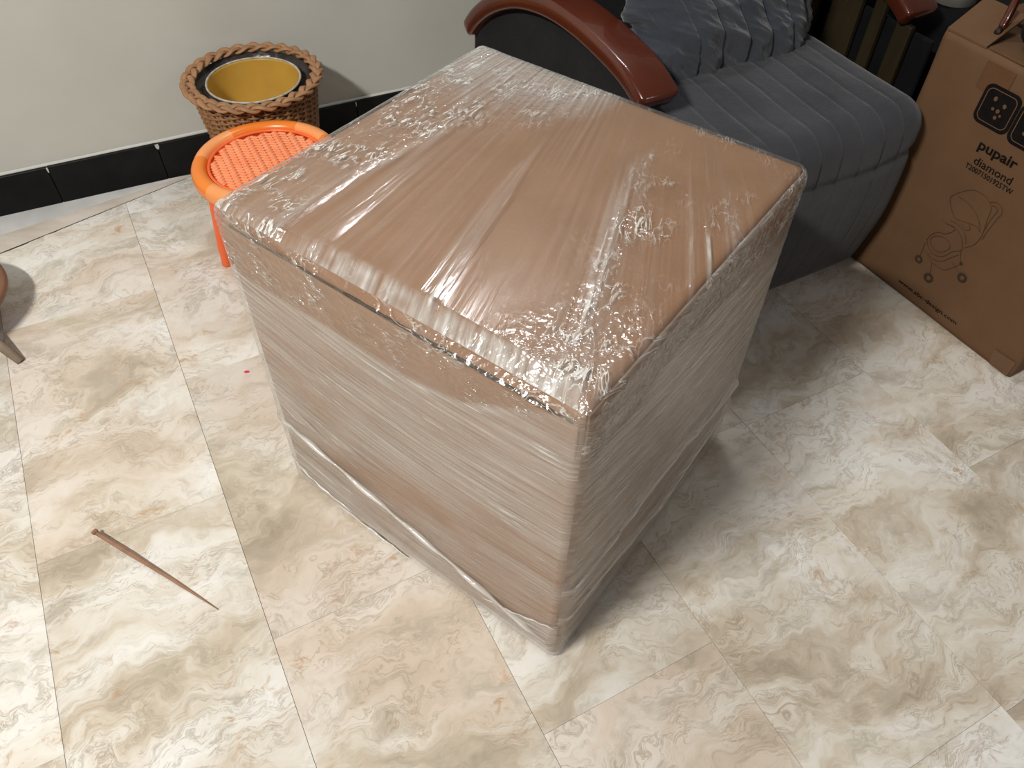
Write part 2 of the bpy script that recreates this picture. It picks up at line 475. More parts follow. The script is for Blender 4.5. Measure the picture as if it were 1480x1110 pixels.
col_edges = [-2.25, -1.94, -1.63, -1.32, -1.01, -0.70, -0.384, -0.074, 0.232, 0.537, 0.862, 1.172, 1.48, 1.79, 2.1, 2.41, 2.72]
first_joint = {-0.384: -0.925, 0.232: -0.300, -0.074: -0.62, 0.537: -0.02, 0.862: -0.62, 1.172: -0.35, -0.70: -0.59}
TL = 0.61
for ci in range(len(col_edges)-1):
    c0, c1 = col_edges[ci]+0.0003, col_edges[ci+1]-0.0003
    j0 = first_joint.get(col_edges[ci], -0.1*((ci*5) % 6))
    j0 -= math.ceil((j0+3.0)/TL)*TL
    t = j0
    while t < 1.0:
        ta, tb = t+0.00015, t+TL-0.00015
        poly = [c0*CU+ta*TU, c1*CU+ta*TU, c1*CU+tb*TU, c0*CU+tb*TU]
        poly = clip(poly, W0+WN*0.004, WN)
        if len(poly) >= 3: poly = clip(poly, S0, SN)
        t += TL
        if len(poly) < 3: continue
        cen = (c0+c1)/2*CU+(ta+tb)/2*TU
        if cen[0] < -2.6 or cen[0] > 2.4 or cen[1] < -0.9: continue
        loc = [((q-cen) @ CU, (q-cen) @ -TU) for q in poly]
        n = len(loc)
        zt = 0.0+random.uniform(-0.00012, 0.00012)
        cl = np.mean(np.array(loc), axis=0)
        ins = [tuple(np.array(q)+(cl-np.array(q))/max(np.linalg.norm(cl-np.array(q)), 1e-6)*0.0004) for q in loc]
        V = [(x, y, zt) for x, y in ins]+[(x, y, zt-0.0003) for x, y in loc]+[(x, y, -0.0035) for x, y in loc]
        F = [tuple(range(n))]
        for r in range(2):
            for i in range(n):
                j = (i+1) % n
                F.append((r*n+i, (r+1)*n+i, (r+1)*n+j, r*n+j))
        o = mesh_np('tile', V, F, M_marble, floor, False)
        fix_normals(o)
        o.location = (cen[0], cen[1], 0)
        o.rotation_euler = (0, 0, math.atan2(CU[1], CU[0]))

# bare screed wedge between tiles and skirting (raised, uneven)
M_crack = mottled('dark_crack', (0.03, 0.02, 0.013), (0.09, 0.06, 0.04), 60, 0.9, 0.1)
M_fillet = mottled('grey_cement', (0.46, 0.46, 0.455), (0.62, 0.615, 0.60), 8, 0.7, 0.3, 0.2, 60)
M_wedge = mottled('pale_screed', (0.48, 0.42, 0.355), (0.62, 0.57, 0.51), 7, 0.7, 0.3, 0.3, 90, stretch=(1, 2.5, 1))
N = 40
V = []; F = []
for i in range(N+1):
    a = S0-SD*0.5+(S1+SD*0.02-S0+SD*0.5)*i/N
    s = (a-W0) @ WD
    b = W0+WD*s+WN*0.002
    wob = 0.003*math.sin(i*2.3)+0.002*math.sin(i*5.1)
    a2 = a-SN*(0.004+abs(wob)*0.5)
    for tt, z in ((0, -0.0035), (0.02, -0.0005), (0.45, 0.001), (0.55, 0.004), (1, 0.006)):
        q = a2+(b-a2)*tt
        V.append((q[0], q[1], z))
for i in range(N):
    for k in range(4):
        F.append((i*5+k, (i+1)*5+k, (i+1)*5+k+1, i*5+k+1))
fix_normals(mesh_np('screed_wedge', V, [f for i, f in enumerate(F) if i % 4 < 2], M_wedge, floor))
fix_normals(mesh_np('cement_fillet', V, [f for i, f in enumerate(F) if i % 4 >= 2], M_fillet, floor))
V = []; F = []  # dark ribbon laid along the gap so the crack reads dark
for i in range(91):
    t = i/90
    q = S0-SD*0.25+(S1-S0+SD*0.25)*t
    n_ = float(vnoise(np.array(i*0.45), np.array(8.3)))
    wd_ = (0.0042*(1-t)+0.0012)*(0.35+0.9*n_)
    off = 0.0025*(n_-0.5)
    for s in (-1, 1):
        r_ = q+SN*(off-0.0015+s*wd_*0.6)
        V.append((r_[0], r_[1], 0.00045))
for i in range(90): F.append((2*i, 2*i+1, 2*i+3, 2*i+2))
fix_normals(mesh_np('crack_line', V, F, M_crack, floor))

# ------------------------------------------------------------------ wall and skirting
def wpt(s, off, z): q = W0+WD*s+WN*off; return (q[0], q[1], z)
V = [wpt(-2.6, 0, -0.005), wpt(4.2, 0, -0.005), wpt(4.2, 0, 2.7), wpt(-2.6, 0, 2.7), wpt(-2.6, -0.1, -0.005), wpt(4.2, -0.1, -0.005), wpt(4.2, -0.1, 2.7), wpt(-2.6, -0.1, 2.7)]
wall = fix_normals(mesh_np('wall_back', V, [(0, 1, 2, 3), (5, 4, 7, 6), (0, 4, 5, 1), (1, 5, 6, 2), (2, 6, 7, 3), (3, 7, 4, 0)], M_wall, None, False))
set_props(wall, 'plain off-white painted wall', None, None, 'structure')
bb = empty('baseboard_back', wpt(0, 0, 0), WANG, 'black tiled skirting along the white wall', None, None, 'structure')
joints = [-1.6, -1.35, -1.1, -0.85, -0.6, -0.36, -0.107, 0.146, 0.399, 0.655, 0.913, 1.17, 1.43, 1.69, 1.95, 2.2, 2.45, 2.7]
for a, b in zip(joints[:-1], joints[1:]):
    h = 0.105+random.uniform(-0.0012, 0.0012)
    o = box('skirting_tile', (a+0.0002, -0.0125-random.uniform(0, 0.001), 0.004), (b-0.0002, 0.0, h), M_black, bb, 0.003, 3)
# grout and paint drips at the joints
for s, ww in ((0.146, 0.0018), (0.399, 0.0045), (0.913, 0.0016)):
    prof = [(-ww, 0.1045), (ww*0.8, 0.105), (ww*1.1, 0.099), (ww*0.4, 0.091), (-ww*0.5, 0.093), (-ww, 0.099)]
    V = [(s+x, -0.0128, z) for x, z in prof]+[(s+x, -0.0146, z) for x, z in prof]
    n = len(prof)
    F = [tuple(range(n)), tuple(range(2*n-1, n-1, -1))]+[(i, (i+1) % n, n+(i+1) % n, n+i) for i in range(n)]
    fix_normals(mesh_np('paint_drip', V, F, M_white_paint, bb, False))
# uneven paint line on top of the skirting
V = []; F = []
for i in range(141):
    s = -1.0+i*0.02
    hh = 0.1065+0.0015*vnoise(np.array(i*0.6), np.array(3.3))
    V += [(s, -0.0005, 0.1), (s, -0.0060, 0.104), (s, -0.0060, float(hh)), (s, -0.0005, float(hh)+0.003)]
for i in range(140):
    for k in range(3): F.append((i*4+k, (i+1)*4+k, (i+1)*4+k+1, i*4+k+1))
fix_normals(mesh_np('paint_line', V, F, M_wall, bb))

# ------------------------------------------------------------------ the film-wrapped carton
BW, BD, BH = 0.5724, 0.5573, 0.60
A0 = np.array([0.0752, 0.4814]); YAW = 2.5187
e1 = np.array([math.cos(YAW), math.sin(YAW)]); e2 = np.array([math.sin(YAW), -math.cos(YAW)])
cen = A0+e1*BW/2+e2*BD/2
# local x = e2 (towards the right corner), local y = e1 (towards the left corner)
pack = empty('wrapped_carton', (cen[0], cen[1], 0), math.atan2(e2[1], e2[0]),
             'large cube-shaped brown carton wrapped in clear crinkled stretch film, mid floor', 'carton')
# carton: four sides and lid as one board box with a lid lip
V, nr, Q, fid = rounded_box(BD-0.012, BW-0.012, BH-0.008, 0.010, 90)
lift = 0.003*sstep(0.9, 1.0, V[:, 2]/(BH/2))
V = V+np.array([0, 0, BH/2-0.001]); V[:, 2] = np.maximum(V[:, 2], 0.002)
_a = V[:, 0]+BD/2; _b = BH-V[:, 2]; _u = (V[:, 1]+BW/2)/BW
_c = 0.026*(0.45+0.55*sstep(0.0, 0.10, _u)*sstep(0.95, 0.55, _u))
_d = np.maximum(_c-(_a*0.60+_b*0.80), 0); V[:, 0] += _d*0.60; V[:, 2] -= _d*0.80
mesh_np('carton_body', V, Q, M_kraft, pack)
# folded lid lip just below the top edge
lipM = M_kraft
for nm, lo, hi in (('lid_lip', (-BD/2+0.0045, -BW/2+0.012, BH-0.085), (-BD/2+0.0075, BW/2-0.012, BH-0.030)),
                   ('lid_lip', (-BD/2+0.012, -BW/2+0.0045, BH-0.085), (BD/2-0.012, -BW/2+0.0075, BH-0.012))):
    box(nm, lo, hi, lipM, pack, 0.001, 1)

# dark strip standing in for the film's dark reflection along the near top edge
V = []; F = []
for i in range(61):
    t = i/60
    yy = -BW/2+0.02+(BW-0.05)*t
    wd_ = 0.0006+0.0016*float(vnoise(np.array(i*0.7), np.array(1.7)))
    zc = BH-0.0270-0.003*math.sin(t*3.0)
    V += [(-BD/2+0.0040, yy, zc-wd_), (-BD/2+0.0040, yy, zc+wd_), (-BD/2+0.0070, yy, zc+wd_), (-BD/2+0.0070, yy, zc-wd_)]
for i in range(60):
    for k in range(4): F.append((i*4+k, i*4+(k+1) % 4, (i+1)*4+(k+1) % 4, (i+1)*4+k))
fix_normals(mesh_np('edge_reflection', V, F, M_edge_reflection, pack))

NF = 300
V, nr, Q, fid = rounded_box(BD, BW, BH, 0.017, NF)
def soften_edge(V, c0, oz):
    a = V[:, 0]+BD/2; b = BH-(V[:, 2]+oz); uu = (V[:, 1]+BW/2)/BW
    c = c0*(0.45+0.55*sstep(0.0, 0.10, uu)*sstep(0.95, 0.55, uu))
    dd = np.maximum(c-(a*0.60+b*0.80), 0)
    V = V.copy(); V[:, 0] += dd*0.60; V[:, 2] -= dd*0.80
    return V
V = soften_edge(V, 0.0205, BH/2)
V[:, 2] += BH/2
# face coordinates: x index 0 (e2), 1 (e1), z.  face -y? local: corner A is at (-BD/2,-BW/2)
x, y, z = V[:, 0], V[:, 1], V[:, 2]
def face_data(f, P):
    """f cube face id; P positions -> flow (along, across) metres, haze, crinkle, streak, displacement"""
    X, Y, Z = P[:, 0], P[:, 1], P[:, 2]
    u = (Y+BW/2)/BW      # 0 at near edge .. 1 at left/back
    v = (X+BD/2)/BD
    h = np.clip(Z/BH, 0, 1)
    one = np.ones(len(P))
    if f == 4:   # top: u along e1, v along e2
        cu, cv = 0.88*BW, 2.05*BD
        du, dv = u*BW-cu, v*BD-cv
        ang = np.arctan2(du, -dv); rad = np.hypot(du, dv)
        along, across = rad, ang*0.75
        edge_l = 0.80+0.02*np.sin(v*9)+0.10*sstep(0.6, 0.95, v)       # border of the crinkled band at the left
        left = sstep(-0.015, 0.03, u-edge_l)
        line2 = np.interp(v, [0, 0.09, 0.23, 0.49, 0.73, 1], [0.10, 0.11, 0.14, 0.23, 0.31, 0.36])
        lw = np.interp(v, [0, 0.2, 0.5, 0.75, 0.85], [0.10, 0.05, 0.045, 0.02, 0.0])
        l2 = np.exp(-((u-line2)/np.maximum(lw, 1e-3))**2)*sstep(0.86, 0.72, v)
        nearA = sstep(0.30, 0.12, u+0.55*np.maximum(v-0.12, 0))*sstep(0.42, 0.10, v)
        n1 = vnoise(u*13, v*13); n2 = vnoise(u*6+5, v*6+9)
        right = 0.9*sstep(0.36, 0.16, u)*sstep(0.30, 0.5, v)*sstep(0.58, 0.85, n1*0.6+n2*0.5)
        top_r = sstep(0.88, 1.0, v)*sstep(0.5, 0.2, u)*0.5
        backC = sstep(1.02, 0.78, np.hypot(1-u, 1-v)*1.9)
        near = np.exp(-(v/0.035)**2)
        border = np.exp(-((u-edge_l)/0.018)**2)*sstep(0.95, 0.7, v)
        edge_hl = sstep(0.075, 0.045, v)*sstep(0.02, 0.10, u)*sstep(0.80, 0.6, u)
        crink = np.clip(1.15*left*(0.35+1.0*n2)+0.95*l2*(0.3+n1)+0.9*nearA+0.75*right+top_r+0.85*backC+0.30*near+0.3*border, 0, 1.3)*(1-0.55*edge_hl)+0.24*edge_hl
        streak = (1-edge_hl)*np.clip(1-left-0.6*nearA, 0, 1)*sstep(0.98, 0.55, v+0.25*(n2-0.5))*(0.35+0.9*sstep(0.3, 0.7, vnoise(across*45, along*2+3)))
        haze = 0.015+0.09*left+0.13*l2+0.10*nearA+0.55*backC*sstep(0.6, 0.95, v)+0.20*near+0.18*border
        haze = haze+0.12*streak*sstep(0.5, 0.8, vnoise(across*150, along*3))+0.10*streak*sstep(0.55, 0.85, vnoise(across*330, along*4))
        haze = haze+0.30*sstep(0.962, 1.0, u)+0.16*sstep(0.965, 1.0, v)+0.45*edge_hl*(0.4+1.2*vnoise(u*40, v*60))  # white haze painted along the top's edges for their bright highlights
        disp = 0.0014*left*ridged(u*9, v*5)+0.0016*nearA*ridged(u*22, v*22)+0.001*l2*ridged(u*25, v*8)
        disp = disp+0.0005*streak*ridged(across*120, along*2.5)+0.003*np.sin(np.pi*u)*np.sin(np.pi*v)
        fade = sstep(0, 0.03, u)*sstep(1, 0.97, u)*sstep(0, 0.03, v)*sstep(1, 0.97, v)
        return along, across, haze, crink, streak, disp*fade
    if f in (1, 0):   # -x face is the left face (corner A to B); +x behind
        b1 = np.interp(u, [0, 0.04, 0.28, 0.44, 0.66, 0.92, 1], [0.985, 0.97, 0.84, 0.81, 0.82, 0.82, 0.83])
        low = sstep(0.015, -0.015, h-b1)
        rope = 0.08+0.232*u
        band = np.maximum(rope, 0.20-0.5*u)
        bu = 0.42+0.02*np.sin(u*7)-0.10*sstep(0.55, 0.95, u)
        brown = sstep(0.05, -0.04, h-bu)*sstep(-0.006, 0.006, h-band)
        under = sstep(0.006, -0.006, h-band)
        tilt = h*BH-0.045*(u-0.5)*sstep(0.2, 0.5, h)+0.03*np.sin(u*3.1)
        along, across = u*BW, tilt
        n1 = vnoise(u*5, h*14); n2 = vnoise(u*9+3, h*40)
        haze = 0.07+0.30*low*(0.35+1.1*n1)-0.17*brown*sstep(0.95, 0.55, u)*low+0.12*under
        haze = haze+0.30*np.exp(-((h-b1)/0.012)**2)*sstep(0.0, 0.25, u)+0.10*low*sstep(0.5, 0.8, n2)
        haze = haze+0.10*sstep(0.86, 1.0, u)+0.18*sstep(0.965, 1.0, h)
        up_ = 1-low
        crink = 0.60*up_*sstep(0.25, 0.7, vnoise(u*8, h*12)+0.25*u)+0.20*sstep(0.85, 1, u)+0.06+0.35*sstep(0.95, 1.0, h)
        streak = 0.35*up_+low*(0.75+0.5*n1)*(1-0.35*brown)
        disp = 0.0012*low*ridged(across*60, along*3)+0.0012*up_*ridged(u*10, h*20)+0.0045*np.exp(-((h-rope)/0.02)**2)
        disp = disp+0.004*np.exp(-((h-0.39+0.10*(u-0.6))/0.016)**2)*sstep(0.45, 0.7, u)*sstep(1.0, 0.9, u)
        fade = sstep(0, 0.03, u)*sstep(1, 0.97, u)*sstep(1, 0.96, h)
        return along, across, np.clip(haze, 0.03, 0.8), crink, streak, disp*fade
    # -y face is the right face (corner A to D), +y behind
    cr = sstep(0.85, 0.90, h+0.02*np.sin(v*11))
    along, across = v*BD, h*BH+0.05*np.sin(v*2.2)+0.04*v
    n1 = vnoise(v*5+40, h*14); n2 = vnoise(v*3+9, h*40)
    r1 = np.interp(v, [0, 0.07, 0.34, 0.57, 0.76, 1], [0.36, 0.35, 0.345, 0.34, 0.30, 0.27])
    r2 = np.interp(v, [0, 0.14, 0.58, 0.84, 1], [0.22, 0.21, 0.12, 0.17, 0.18])
    g1 = np.exp(-((h-r1)/0.016)**2); g2 = np.exp(-((h-r2)/0.014)**2)
    strip = sstep(0.09, 0.02, v)
    haze = 0.22+0.20*n1+0.14*sstep(0.5, 0.8, n2)-0.16*strip+0.18*(g1+g2)+0.06*sstep(0.2, 0.05, h)
    crink = 1.0*cr*sstep(0.15, 0.4, vnoise(v*9, h*9)+0.3)+0.10+0.25*(g1+g2)
    streak = 0.95*(0.6+0.6*n1)
    disp = 0.0014*ridged(across*55, along*3)+0.006*(g1+g2)+0.0016*cr*ridged(v*14, h*30)
    fade = sstep(0, 0.04, v)*sstep(1, 0.97, v)*sstep(1, 0.96, h)
    return along, across, np.clip(haze, 0.03, 0.8), crink, streak, disp*fade

loop_v = Q.reshape(-1)
flow = np.zeros((len(loop_v), 2)); mask = np.zeros((len(loop_v), 2)); strk = np.zeros((len(loop_v), 2))
dsp = np.zeros(len(V))
lf = np.repeat(fid, 4)
for f in range(6):
    sel = lf == f
    vi = loop_v[sel]
    al, ac, hz, ck, sk, dp = face_data(f if f != 5 else 4, V[vi])
    flow[sel] = np.stack([al, ac], 1); mask[sel] = np.stack([hz, ck], 1); strk[sel, 0] = sk; strk[sel, 1] = 0.12 if f in (4, 5) else 1.0
    if f != 5: dsp[vi] = dp
Vd = V+nr*dsp[:, None]
Vd[:, 2] = np.maximum(Vd[:, 2], 0.0012)
keep = fid != 5                       # open underneath
Qk = Q[keep]; lk = np.repeat(keep, 4)
me = bpy.data.meshes.new('stretch_film')
me.vertices.add(len(Vd)); me.vertices.foreach_set('co', Vd.astype(np.float32).ravel())
me.loops.add(Qk.size); me.loops.foreach_set('vertex_index', Qk.astype(np.int32).ravel())
me.polygons.add(len(Qk))
me.polygons.foreach_set('loop_start', np.arange(0, Qk.size, 4, dtype=np.int32))
me.update(calc_edges=True)
for nm, arr in (('flow', flow), ('mask', mask), ('streak', strk)):
    uv = me.uv_layers.new(name=nm); uv.data.foreach_set('uv', arr[lk].astype(np.float32).ravel())
me.validate()
film = link_mesh('stretch_film', me, M_film, pack)
film['label'] = 'clear stretch film with crinkles and glints'

# twisted ropes of gathered film across the faces
def fold(points, face, r, amp=0.0006, off=0.003):
    pts = catmull(points, 14)
    out = []; rad = []
    for i, (a, hh) in enumerate(pts):
        o_ = off+amp*math.sin(i*0.8)
        if face == 'L': q = (-BD/2-o_, -BW/2+a*BW, hh*BH)
        else: q = (-BD/2+a*BD, -BW/2-o_, hh*BH)
        out.append(q)
        e = min(1, i/8, (len(pts)-1-i)/8)
        rad.append(r*(0.25+0.75*e)*(0.8+0.35*math.sin(i*0.53)))
    return mesh_np('film_fold', *tube(out, rad, 8), M_fold, pack)
fold([(0.97, 0.307), (0.86, 0.281), (0.62, 0.223), (0.40, 0.174), (0.18, 0.120), (0.03, 0.088)], 'L', 0.0042)
fold([(0.24, 0.095), (0.16, 0.122), (0.08, 0.162), (0.01, 0.197)], 'L', 0.0012)
fold([(0.99, 0.145), (0.93, 0.09), (0.85, 0.06), (0.74, 0.045)], 'L', 0.0018)
fold([(0.80, 0.03), (0.66, 0.018), (0.52, 0.012)], 'L', 0.0020)
fold([(0.05, 0.345), (0.21, 0.335), (0.34, 0.35), (0.57, 0.34), (0.76, 0.30), (0.97, 0.28)], 'R', 0.0042)
fold([(0.08, 0.215), (0.30, 0.165), (0.58, 0.115), (0.84, 0.165), (0.97, 0.18)], 'R', 0.0030)

# ------------------------------------------------------------------ orange plastic stool
stool = empty('plastic_stool', (-0.517, 1.412, 0), 0.5, 'small round orange plastic stool with woven-pattern seat beside wicker basket', 'stool')
SZ = 0.280; SR = 0.152
prof = [(0.120, SZ-0.010), (0.123, SZ-0.004), (0.128, SZ), (0.137, SZ+0.001), (0.146, SZ-0.003), (SR, SZ-0.012), (SR, SZ-0.028), (SR-0.005, SZ-0.034), (SR-0.010, SZ-0.030), (0.120, SZ-0.016)]
rim = mesh_np('seat_rim', *rev(prof, 96, True), M_orange_rim, stool)
rim.data.materials.append(M_rim_pale)
for p in rim.data.polygons:
    a = math.degrees(math.atan2(p.center.y, p.center.x)+0.5) % 360
    p.material_index = 1 if (138 < a < 182 or 40 < a < 75 or 230 < a < 262) else 0
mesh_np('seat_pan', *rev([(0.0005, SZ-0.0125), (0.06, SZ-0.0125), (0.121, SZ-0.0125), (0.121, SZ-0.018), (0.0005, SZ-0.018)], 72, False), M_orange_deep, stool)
# herringbone woven pads moulded into the seat
parts = []
pw = 0.0165
for i in range(-9, 10):
    for j in range(-14, 15):
        cx_, cy_ = i*pw*0.88, j*pw*0.62
        if math.hypot(cx_, cy_) > 0.112: continue
        a = 0.65 if i % 2 else -0.65
        L_, W_ = pw*0.56, pw*0.235
        ca, sa = math.cos(a), math.sin(a)
        q = []
        for (px, py, pz) in ((-L_, -W_, 0), (L_, -W_, 0), (L_, W_, 0), (-L_, W_, 0), (-L_*0.8, -W_*0.5, 0.0022), (L_*0.8, -W_*0.5, 0.0022), (L_*0.8, W_*0.5, 0.0022), (-L_*0.8, W_*0.5, 0.0022)):
            q.append((cx_+px*ca-py*sa, cy_+px*sa+py*ca, SZ-0.0127+pz))
        parts.append((q, [(4, 5, 6, 7), (0, 1, 5, 4), (1, 2, 6, 5), (2, 3, 7, 6), (3, 0, 4, 7)]))
o = mesh_np('woven_pads', *join(parts), M_orange_pale, stool, True); o['kind'] = 'stuff'
mesh_np('seat_ring', *tube([(0.1165*math.cos(a), 0.1165*math.sin(a), SZ-0.0105) for a in np.linspace(0, 2*math.pi, 72, endpoint=False)], 0.0035, 8, True), M_orange, stool)
for k in range(4):
    a = math.radians(45+90*k)-0.5+math.radians(140)
    ca, sa = math.cos(a), math.sin(a)
    pth = [(0.122*ca, 0.122*sa, SZ-0.016), (0.130*ca, 0.130*sa, SZ*0.6), (0.145*ca, 0.145*sa, 0.025), (0.147*ca, 0.147*sa, 0.0005)]
    mesh_np('leg', *tube(catmull(pth, 5), [0.016]*5+[0.0145]*5+[0.0125]*6, 14), M_orange, stool)
    b = a+math.pi/2
    q0 = Vector((0.134*ca, 0.134*sa, 0.105)); q1 = Vector((0.134*math.cos(b), 0.134*math.sin(b), 0.105))
    mesh_np('stretcher', *tube([q0, q1], 0.006, 10), M_orange, stool)

# ------------------------------------------------------------------ wicker basket with inner bucket
bas = empty('wicker_basket', (-0.606, 1.697, 0.0), 0.3, 'round brown wicker waste basket with braided rim and gold inner bucket', 'basket')
BZ = 0.300
def brad(zz): return 0.100+(0.139-0.100)*(zz/0.30)
rows = 46
parts = []
NS = 34
for r in range(rows):
    zz = 0.006+(BZ-0.018)*r/(rows-1)
    pth = []
    for i in range(NS*4):
        a = 2*math.pi*i/(NS*4)
        rr = brad(zz)+0.0034*math.cos(a*NS/2+(math.pi if r % 2 else 0))
        pth.append((rr*math.cos(a), rr*math.sin(a), zz))
    parts.append(tube(pth, 0.0026, 6, True, flat=1.15))
o = mesh_np('weaver_strands', *join(parts), M_wicker, bas); o['kind'] = 'stuff'
for i in range(NS):
    a = 2*math.pi*(i+0.0)/NS
    pth = [(brad(q)*math.cos(a), brad(q)*math.sin(a), q) for q in np.linspace(0.002, BZ-0.006, 5)]
    if i == 0: stake = mesh_np('stake', *tube([(brad(q), 0, q) for q in np.linspace(0.002, BZ-0.006, 5)], 0.0044, 6), M_wicker, bas)
    else:
        o = stake.copy(); COL.objects.link(o); o.parent = bas; o.rotation_euler = (0, 0, a)
mesh_np('base', *rev([(0.0005, 0.004), (0.099, 0.004), (0.099, 0.0005), (0.0005, 0.0005)], 48), M_wicker, bas)
# braided rim: three strands
for k in range(3):
    ph = 2*math.pi*k/3
    pth = []
    for i in range(420):
        a = 2*math.pi*i/420
        q = 9*a*1.0
        rr = 0.143+0.0100*math.sin(q+ph)
        zz = BZ+0.003+0.0042*math.sin(2*(q+ph))
        pth.append((rr*math.cos(a), rr*math.sin(a), zz))
    mesh_np('braid_strand', *tube(pth, 0.0072, 8, True, flat=0.5), M_wicker_light, bas)
# crumpled bin bag between basket and bucket
V = []; F = []
NA, NR = 160, 10
for i in range(NA):
    a = 2*math.pi*i/NA
    for j in range(NR):
        t = j/(NR-1)
        r = 0.134-0.030*t
        zz = BZ-0.010-0.012*math.sin(t*math.pi)+0.006*(float(ridged(np.array(i*0.21), np.array(j*0.5)))-0.5)
        if j == 0: zz = BZ-0.004
        V.append((r*math.cos(a), r*math.sin(a), zz))
for i in range(NA):
    for j in range(NR-1):
        F.append((i*NR+j, ((i+1) % NA)*NR+j, ((i+1) % NA)*NR+j+1, i*NR+j+1))
fix_normals(mesh_np('bin_bag', V, F, M_bag, bas))
bk = mesh_np('inner_bucket', *rev([(0.106, BZ-0.006), (0.1025, BZ-0.005), (0.1015, BZ-0.01), (0.088, 0.03), (0.0005, 0.028), (0.0005, 0.02), (0.09, 0.02), (0.105, BZ-0.012)], 80), M_gold, bas)
mesh_np('bucket_rim', *tube([(0.1045*math.cos(a), 0.1045*math.sin(a), BZ-0.005) for a in np.linspace(0, 2*math.pi, 96, endpoint=False)], 0.0026, 8, True), M_bucket_rim, bk)

# ------------------------------------------------------------------ armchair
CH_ANG = math.radians(28.7)
chair = empty('armchair', (0.80, 1.46, 0), CH_ANG, 'grey quilted velvet armchair with arched red-brown wooden arms behind the wrapped carton', 'armchair')

# seat cushion, quilted in channels, hanging down to the floor in front
sx, sy, sz = 0.545, 0.70, 0.425
V, nr, Q, fid = rounded_box(sx, sy, sz, 0.055, 150)
V = V+np.array([-0.276, -0.035+sy/2, sz/2+0.004])
front = sstep(0.25, -0.05, V[:, 1])
zrel = V[:, 2]/0.43
V[:, 1] += front*(-0.018*np.sin(np.clip(zrel, 0, 1)*math.pi)+0.030*(1-zrel)**2)
V[:, 0] += front*np.where(V[:, 0] > -0.06, 0.002*np.sin(np.clip(zrel, 0, 1)*math.pi), 0)
V[:, 2] -= 0.03*sstep(0.25, -0.03, V[:, 1])*sstep(0.3, 0.43, V[:, 2])*(1-sstep(-0.30, 0.0, V[:, 0]))*0.3
ch_w = 0.052
cx_ = V[:, 0]+0.012*np.sin(V[:, 1]*6)+0.10*sstep(0.30, 0.0, V[:, 1])*0.15
ph = np.abs(((cx_+0.015)/ch_w) % 1.0-0.5)*2
groove = np.exp(-((1-ph)/0.10)**2)
puff = np.sqrt(np.clip(1-(2*(1-ph)-1)**2*0.0-ph**2, 0, 1))
qm = sstep(0.0, -0.10, V[:, 0])*sstep(0.34, 0.16, V[:, 1])*(0.35+0.65*sstep(0.26, 0.36, V[:, 2]))
dispq = qm*(-0.0022*groove+0.0016*np.sqrt(np.clip(1-ph**2, 0, 1)))
seam = np.exp(-((V[:, 2]-0.335-0.02*np.sin(V[:, 0]*7))/0.012)**2)*sstep(0.06, 0.0, V[:, 1])
wr = 0.0035*(vnoise(V[:, 0]*22, (V[:, 1]+V[:, 2])*14)-0.5)+0.005*(vnoise(V[:, 0]*7+4, (V[:, 1]-V[:, 2])*7+9)-0.5)
V = V+nr*(dispq-0.006*seam+wr)[:, None]
V[:, 2] = np.maximum(V[:, 2], 0.003)
mesh_np('seat_cushion', V, Q, M_fabric, chair)

# rumpled quilted back pillow
px, py, pz = 0.47, 0.10, 0.44
V, nr, Q, fid = rounded_box(px, py, pz, 0.048, 200)
ex = np.abs(V[:, 0]/(px/2)); ez = np.abs(V[:, 2]/(pz/2))
pin = sstep(0.55, 1.05, ex)*sstep(0.55, 1.05, ez)
V[:, 0] *= 1-0.13*pin; V[:, 2] *= 1-0.10*pin
V[:, 1] *= (1-0.45*np.maximum(sstep(0.6, 1, ex), sstep(0.6, 1, ez)))
cc = V[:, 0]+0.25*V[:, 2]+0.04*np.sin(V[:, 2]*9)
ph = np.abs((cc/0.062) % 1.0-0.5)*2
groove = np.exp(-((1-ph)/0.12)**2)
pk = ridged(cc*9+3, V[:, 2]*26+cc*14)
big = vnoise(V[:, 0]*9+2, V[:, 2]*9+5)-0.5
pk2 = ridged(V[:, 0]*7+1+V[:, 2]*4, V[:, 2]*9+2, 2)
dv = -0.005*groove+0.026*(pk-0.6)*np.clip(1.3-ph, 0.3, 1)+0.030*big+0.024*(pk2-0.6)
V = V+nr*dv[:, None]
pil = mesh_np('back_pillow', V, Q, M_fabric_pillow, chair)
pil.rotation_euler = (math.radians(-27), math.radians(4), 0)
pil.location = (-0.262, 0.368, 0.592)

def sweep_rect(path, hw, ht, nb=3):
    """path: list of (w,d,z) ; section rounded rectangle, hw along x, ht normal to path in the d-z plane"""
    sec = []
    r = ht*0.55
    for (sx_, sz_, a0) in ((1, 1, 0), (-1, 1, 90), (-1, -1, 180), (1, -1, 270)):
        for k in range(nb+1):
            a = math.radians(a0+90*k/nb)
            sec.append((sx_*(hw-r)+r*math.cos(a), sz_*(ht-r)+r*math.sin(a)))
    P = [np.array(p) for p in path]; n = len(sec); V = []; F = []
    for i, p in enumerate(P):
        t = P[min(i+1, len(P)-1)]-P[max(i-1, 0)]; t = t/np.linalg.norm(t)
        nn = np.cross(np.array([1.0, 0, 0]), t); nn /= np.linalg.norm(nn)
        if nn[2] < 0: nn = -nn
        e = min(i, len(P)-1-i)
        sc_ = [0.72, 0.93, 1.0][min(e, 2)]
        for a, b in sec:
            V.append(tuple(p+np.array([1.0, 0, 0])*a*sc_+nn*b*sc_))
    for i in range(len(P)-1):
        for k in range(n):
            l = (k+1) % n
            F.append((i*n+k, i*n+l, (i+1)*n+l, (i+1)*n+k))
    F.append(tuple(range(n))); F.append(tuple((len(P)-1)*n+k for k in range(n)))
    return V, F
